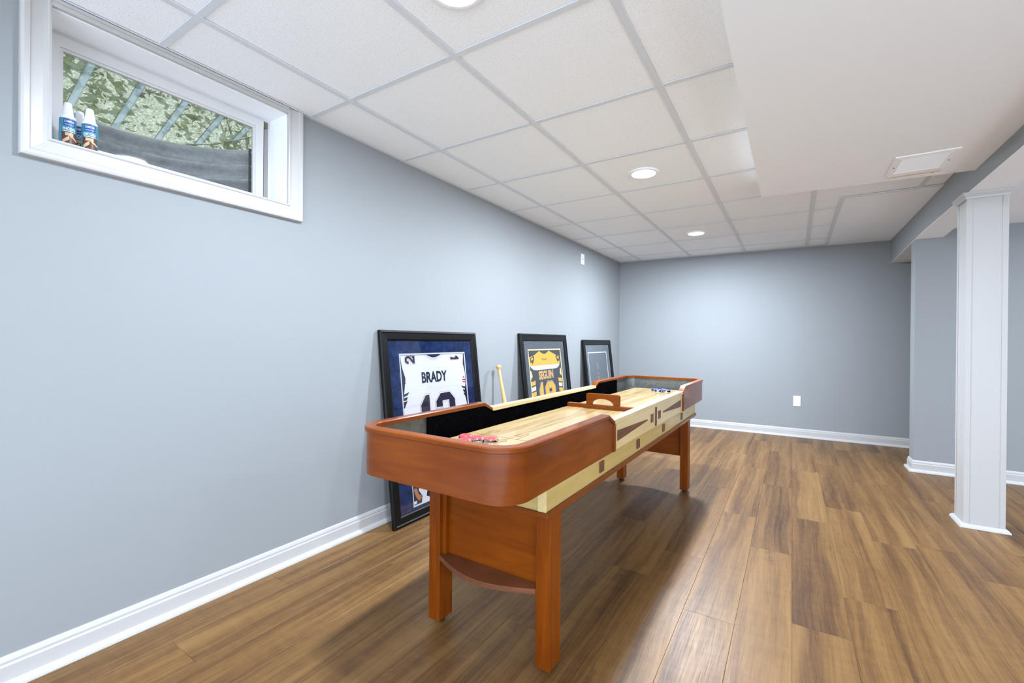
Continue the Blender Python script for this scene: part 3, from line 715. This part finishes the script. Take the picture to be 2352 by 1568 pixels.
class Frame:
    def __init__(s, y, w, h, label, border, m_mat):
        s.w, s.h = w, h
        s.t = thing('picture_frame', label, 'framed jersey', (.1585, y, .0026), (-TH, 0, PI/2), 'framed jerseys leaning on the left wall')
        prof = [(0, .020), (0, .004), (.004, -.003), (.012, -.004), (.018, .000), (border-.010, .002), (border-.004, .006), (border, .008), (border, .020)]
        cs = [(0, 0, 1, 1), (w, 0, -1, 1), (w, h, -1, -1), (0, h, 1, -1)]
        for i in range(4):
            a, b = cs[i], cs[(i+1) % 4]
            G().loft([[(c[0]+c[2]*d, y_, c[1]+c[3]*d) for d, y_ in prof] for c in (a, b)]).build('frame_rail', m_black, s.t)
        G().box(border-.004, w-border+.004, .0182, .0196, border-.004, h-border+.004).build('backing', k_dark, s.t)
        G().box(border-.002, w-border+.002, .0085, .0095, border-.002, h-border+.002).build('glass_pane', m_fglass, s.t)
        s.b = border; s.m_mat = m_mat
    def mat_board(s, holes):
        """holes: (x0,x1,z0,z1) stacked from bottom to top"""
        g = G(); b, w, h = s.b-.003, s.w, s.h; z = b
        for x0, x1, z0, z1 in holes:
            g.box(b, w-b, .011, .013, z, z0); g.box(b, x0, .011, .013, z0, z1); g.box(x1, w-b, .011, .013, z0, z1); z = z1
        g.box(b, w-b, .011, .013, z, h-b); return g.build('mat_board', s.m_mat, s.t)
    def fillet(s, x0, x1, z0, z1, wd, m):
        return G().box(x0-.002, x0+wd, .0128, .0148, z0, z1).box(x1-wd, x1+.002, .0128, .0148, z0, z1).box(x0+wd, x1-wd, .0128, .0148, z0-.002, z0+wd).box(x0+wd, x1-wd, .0128, .0148, z1-wd, z1+.002).build('inner_border', m, s.t)
    def flat(s, name, polys, layer, m, parent=None):
        y = .0178-.0005*layer; g = G()
        for p in polys: g.prism(p, y, y+.0004, lambda a, c, t: (a, t, c))
        return g.build(name, m, parent or s.t)
    def text(s, name, txt, x0, x1, z0, z1, layer, m, parent=None, bold=0, rot=False):
        vs_, fs = text_geo(txt, (z1-z0) if rot else x1-x0, (x1-x0) if rot else z1-z0, bold); y = .0178-.0005*layer
        P = [(x1-q, y, z0+p) for p, q in vs_] if rot else [(x0+p, y, z0+q) for p, q in vs_]
        me = G().add(P, fs); return me.build(name, m, parent or s.t)
    def digits(s, name, txt, spots, z0, z1, layer, cols, parent=None):
        for ch, (x0, x1) in zip(txt, spots):
            sx, sz = (x1-x0)/10, (z1-z0)/14; base = [[(x0+a*sx, z0+c*sz) for a, c in p] for p in DIG[ch]]
            for k, (gr, m) in enumerate(cols): s.flat(name, [grow(p, gr) for p in base], layer+k, m, parent)
def rect(x0, x1, z0, z1): return [(x0, z0), (x1, z0), (x1, z1), (x0, z1)]

# first: white football jersey on blue suede
F = Frame(1.737, .90, 1.120, 'black frame with blue suede mat and white jersey lettered BRADY', .062, m_suede)
F.mat_board([(.165, .74, .075, .255), (.140, .768, .300, .982)])
F.fillet(.140, .768, .300, .982, .010, k_grey); F.fillet(.165, .74, .075, .255, .008, k_white)
F.flat('jersey_backdrop', [rect(.14, .77, .30, .984)], 0, k_navy)
J = F.flat('jersey', [[(.155, .31), (.755, .31), (.752, .62), (.735, .70), (.757, .77), (.757, .84), (.742, .90), (.755, .972), (.155, .972), (.163, .90), (.185, .83), (.172, .77), (.155, .70)]], 1, k_white)
F.flat('collar', [[(.352+.19*k/14, .972-.040*math.sin(PI*k/14)) for k in range(15)]], 2, k_grey, J)
F.flat('collar', [[(.375+.144*k/14, .972-.020*math.sin(PI*k/14)) for k in range(15)]], 3, k_navy, J)
F.text('name_lettering', 'BRADY', .322, .562, .792, .862, 3, k_navy, J, bold=.035)
F.flat('seam', [rect(.205, .70, .7535, .7550)], 2, k_grey, J)
F.digits('jersey_number', '12', [(.283, .400), (.437, .624)], .470, .716, 3, [(.0085, k_red), (.0068, k_white), (0, k_navy)], J)
# shoulder numbers, turned on their side
def side_digit(ch, x0, x1, z0, z1, flip):
    for k, (gr, m) in enumerate(((.005, k_red), (.0035, k_white), (0, k_navy))):
        ps = []
        for p in DIG[ch]:
            q = [((x0+(14-c)/14*(x1-x0)) if flip else (x0+c/14*(x1-x0)), (z0+a/10*(z1-z0)) if flip else (z1-a/10*(z1-z0))) for a, c in p]; ps.append(grow(q, gr))
        F.flat('shoulder_number', ps, 2+k, m, J)
side_digit('2', .19, .272, .918, .966, True); side_digit('1', .612, .70, .925, .962, False)
for sgn, x in ((1, .153), (-1, .757)):
    F.flat('sleeve_stripe', [[(x, .735), (x+sgn*.055, .748), (x+sgn*.035, .728), (x, .722)], [(x, .714), (x+sgn*.040, .720), (x+sgn*.028, .700), (x, .700)], [(x, .692), (x+sgn*.035, .696), (x+sgn*.008, .655), (x, .655)]], 2, k_navy, J)
F.flat('sleeve_stripe', [[(.757, .792), (.722, .792), (.722, .784), (.757, .781)], [(.757, .774), (.722, .777), (.724, .770), (.757, .765)]], 2, k_red, J)
for x in (.165, .728): F.flat('maker_mark', [[(x, .806), (x+.022, .814), (x+.014, .806), (x+.024, .800), (x+.008, .801)]], 2, k_dark, J)
F.flat('fold', [[(.165, .64), (.235, .665), (.235, .6665), (.165, .6425)]], 2, k_grey, J); F.flat('fold', [[(.665, .664), (.745, .668), (.745, .670), (.665, .666)]], 2, k_grey, J)
P = F.flat('photo_print', [rect(.17, .735, .08, .25)], 0, k_white)
F.flat('photo_shape', [[(.173, .083), (.240, .083), (.250, .12), (.222, .16), (.238, .20), (.225, .25), (.173, .25)]], 1, k_dark, P)
F.flat('photo_shape', [[(.180, .175), (.205, .178), (.222, .135), (.243, .125), (.238, .118), (.246, .108), (.228, .108), (.230, .098), (.210, .108), (.196, .13)]], 2, k_skin, P)
F.flat('photo_shape', [[(.285, .11), (.33, .09), (.36, .14), (.30, .16)], [(.243, .20), (.262, .18), (.30, .215), (.262, .245)], [(.45, .09), (.52, .10), (.53, .24), (.46, .22)]], 1, k_navy, P)
F.flat('photo_shape', [rect(.182, .215, .205, .235), rect(.178, .20, .088, .105)], 2, k_white, P)

# second: black and gold hockey jersey
F = Frame(3.268, .922, 1.128, 'black frame with grey mat and black and gold jersey lettered SEGUIN', .066, m_greymat)
F.mat_board([(.130, .785, .14, .990)])
F.fillet(.130, .785, .14, .990, .013, col('cream_border', 226, 214, 160))
F.flat('jersey_backdrop', [rect(.13, .786, .14, .992)], 0, k_dark)
J = F.flat('jersey', [[(.150, .16), (.765, .16), (.765, .90), (.62, .955), (.33, .955), (.150, .90)]], 1, col('print_black', 52, 55, 64))
yoke = [(.348, .972)]+[(.348+.185*k/10, .972-.030*math.sin(PI*k/10)) for k in range(1, 10)]+[(.533, .972), (.66, .935), (.752, .915), (.752, .86), (.735, .825), (.69, .803), (.63, .797), (.27, .797), (.21, .803), (.17, .825), (.146, .86), (.146, .915), (.25, .935)]
F.flat('yoke', [yoke], 2, k_white, J)
F.flat('yoke', [[p if p[1] > .84 else (p[0]*.98+.009, .838) for p in yoke]], 3, k_gold, J)
F.text('maker_lettering', 'Reebok', .382, .486, .884, .905, 4, k_dark, J)
F.text('name_lettering', 'SEGUIN', .298, .588, .706, .788, 3, k_gold, J, bold=.05)
F.text('name_lettering', 'SEGUIN', .304, .582, .711, .783, 4, k_white, J, bold=.012)
F.text('name_lettering', 'SEGUIN', .304, .582, .711, .783, 5, col('print_amber', 196, 140, 40), J, bold=-.012)
F.digits('jersey_number', '19', [(.285, .372), (.408, .600)], .420, .676, 3, [(.010, k_white), (.006, k_dark), (.003, k_gold)], J)
for x, sg in ((.150, 1), (.765, -1)):
    for z, m in ((.660, k_gold), (.612, k_white), (.564, k_gold)):
        F.flat('sleeve_stripe', [[(x, z), (x+sg*.075, z+.008), (x+sg*.078, z+.045), (x, z+.036)]], 2, m, J)
    F.flat('shoulder_crest', [[(x+sg*.010, .905), (x+sg*.075, .930), (x+sg*.095, .915), (x+sg*.075, .880), (x+sg*.055, .850), (x+sg*.045, .870), (x+sg*.020, .868)]], 4, k_dark, J)
    F.flat('shoulder_crest', [[(x+sg*.025, .900), (x+sg*.060, .915), (x+sg*.075, .908), (x+sg*.060, .895), (x+sg*.040, .884)]], 5, k_gold, J)
    F.flat('cuff', [[(x, .72), (x+sg*.035, .745), (x+sg*.018, .79), (x, .80)]], 2, col('print_cream', 232, 214, 150), J)

# third: dark jersey on slate mat
F = Frame(4.628, .870, 1.082, 'black frame with slate mat and a dark plain jersey, nearest the end wall', .062, m_greymat2)
F.mat_board([(.120, .720, .16, .940)])
F.fillet(.120, .720, .16, .940, .014, k_white)
J = F.flat('jersey', [rect(.12, .722, .16, .942)], 0, col('print_slate', 98, 106, 112))
k_pink = col('print_pink', 176, 132, 142)
# faint sideways outlined emblem and crest
for z in (.735, .765, .795): F.flat('faded_lettering', [rect(.372, .432, z, z+.004), rect(.372, .376, z, z+.022), rect(.428, .432, z+.006, z+.026)], 1, k_pink, J)
F.flat('faded_lettering', [rect(.398, .406, .738, .812)], 1, k_pink, J)
F.flat('faded_crest', [[(.40, .705), (.360, .675), (.366, .672), (.40, .697), (.434, .672), (.440, .675)], rect(.366, .434, .640, .645), rect(.378, .383, .60, .64), rect(.417, .422, .60, .64), rect(.366, .434, .612, .617)], 1, k_pink, J)

# ---------------------------------------------------------------- baseball bat leaning between the frames
lean = math.atan2(.190, .86)
bt = thing('baseball_bat', 'natural ash baseball bat leaning knob up against the wall between frames', 'baseball bat', (.240, 2.905, .007), (0, -lean, 0))
G().lathe([(0, 0), (.016, .002), (.025, .010), (.029, .028), (.030, .10), (.0295, .26), (.026, .38), (.0195, .52), (.0140, .65), (.0115, .76), (.0112, .830), (.0120, .840)], seg=32).build('barrel', m_ash, bt, smooth=True)
G().lathe([(.0120, .839), (.0150, .850), (.0195, .857), (.0222, .863), (.0222, .870), (.020, .876), (.010, .879), (0, .879)], seg=32).build('knob', m_ash, bt, smooth=True)

# ---------------------------------------------------------------- bottles on the window sill
k_teal, k_blue, k_brown, k_tan = mat('label_teal', S(58, 134, 160), .4), mat('label_blue', S(30, 62, 140), .4), mat('label_brown', S(92, 56, 40), .4), mat('label_tan', S(206, 176, 140), .4)
m_bottle = mat('bottle_plastic', S(236, 236, 240), .3)
def bottle(loc, ang, label):
    t = thing('squeeze_bottle', label, 'bottle', loc, (0, 0, ang), 'bottles on the window sill')
    G().lathe([(0, 0), (.0185, 0), (.0205, .002), (.0205, .094), (.0195, .101), (.0150, .108), (.0135, .112), (0, .112)], seg=32).build('bottle_body', m_bottle, t, smooth=True)
    G().lathe([(.0150, .109), (.0150, .115), (.0138, .117), (.0100, .146), (.0088, .150), (0, .151)], seg=28).build('nozzle_cap', m_bottle, t, smooth=True)
    R = .0207
    def wrap(P2, k, off=0): return [((R+.0002*k)*math.cos(off+a/R), (R+.0002*k)*math.sin(off+a/R), z) for a, z in P2]
    def patch(name, a0, a1, z0, z1, k, m, par, sk=0.0):
        n = 40; P = []
        for i in range(n+1):
            a = a0+(a1-a0)*i/n; P += [(a, z0+sk*i/n), (a, z1+sk*i/n)]
        return G().add(wrap(P, k), [(2*i, 2*i+2, 2*i+3, 2*i+1) for i in range(n)]).build(name, m, par)
    lb = patch('label', -.045, .045, .006, .094, 1, k_teal, t)
    patch('label_band', -.014, .016, .068, .090, 2, k_blue, lb)
    patch('label_picture', -.019, .024, .006, .048, 2, k_brown, lb)
    patch('label_picture', -.017, .000, .008, .020, 3, k_tan, lb, .016); patch('label_picture', .002, .022, .034, .040, 3, k_tan, lb, -.014); patch('label_picture', -.010, .010, .036, .046, 3, k_tan, lb)
    for s_, a0, w, z, h in (('COMSTAR', -.012, .025, .079, .0075), ('ENCORE', -.016, .032, .054, .009)):
        vs_, fs = text_geo(s_, w, h, .02); G().add(wrap([(a0+p, z+q) for p, q in vs_], 4), fs).build('label_lettering', m_bottle, lb)
    patch('label_text_block', -.012, .012, .071, .0745, 3, mat('label_pale', S(120, 160, 210), .4), lb); patch('label_text_block', -.014, .016, .0495, .0515, 3, m_bottle, lb)
    for i in range(5): patch('label_text_block', -.036+i*.0028, -.0345+i*.0028, .012, .085-i*.004, 2, k_tan if i == 9 else mat('label_print', S(120, 180, 200), .4), lb)
SZ = oz0+.0032
bottle((-.052, .467, SZ), -.05, 'white squeeze bottle with teal label, leftmost on the window sill')
bottle((-.098, .508, SZ), -.25, 'white squeeze bottle with teal label half hidden behind the other two')
bottle((-.044, .520, SZ), -.28, 'white squeeze bottle with teal label, rightmost on the window sill')
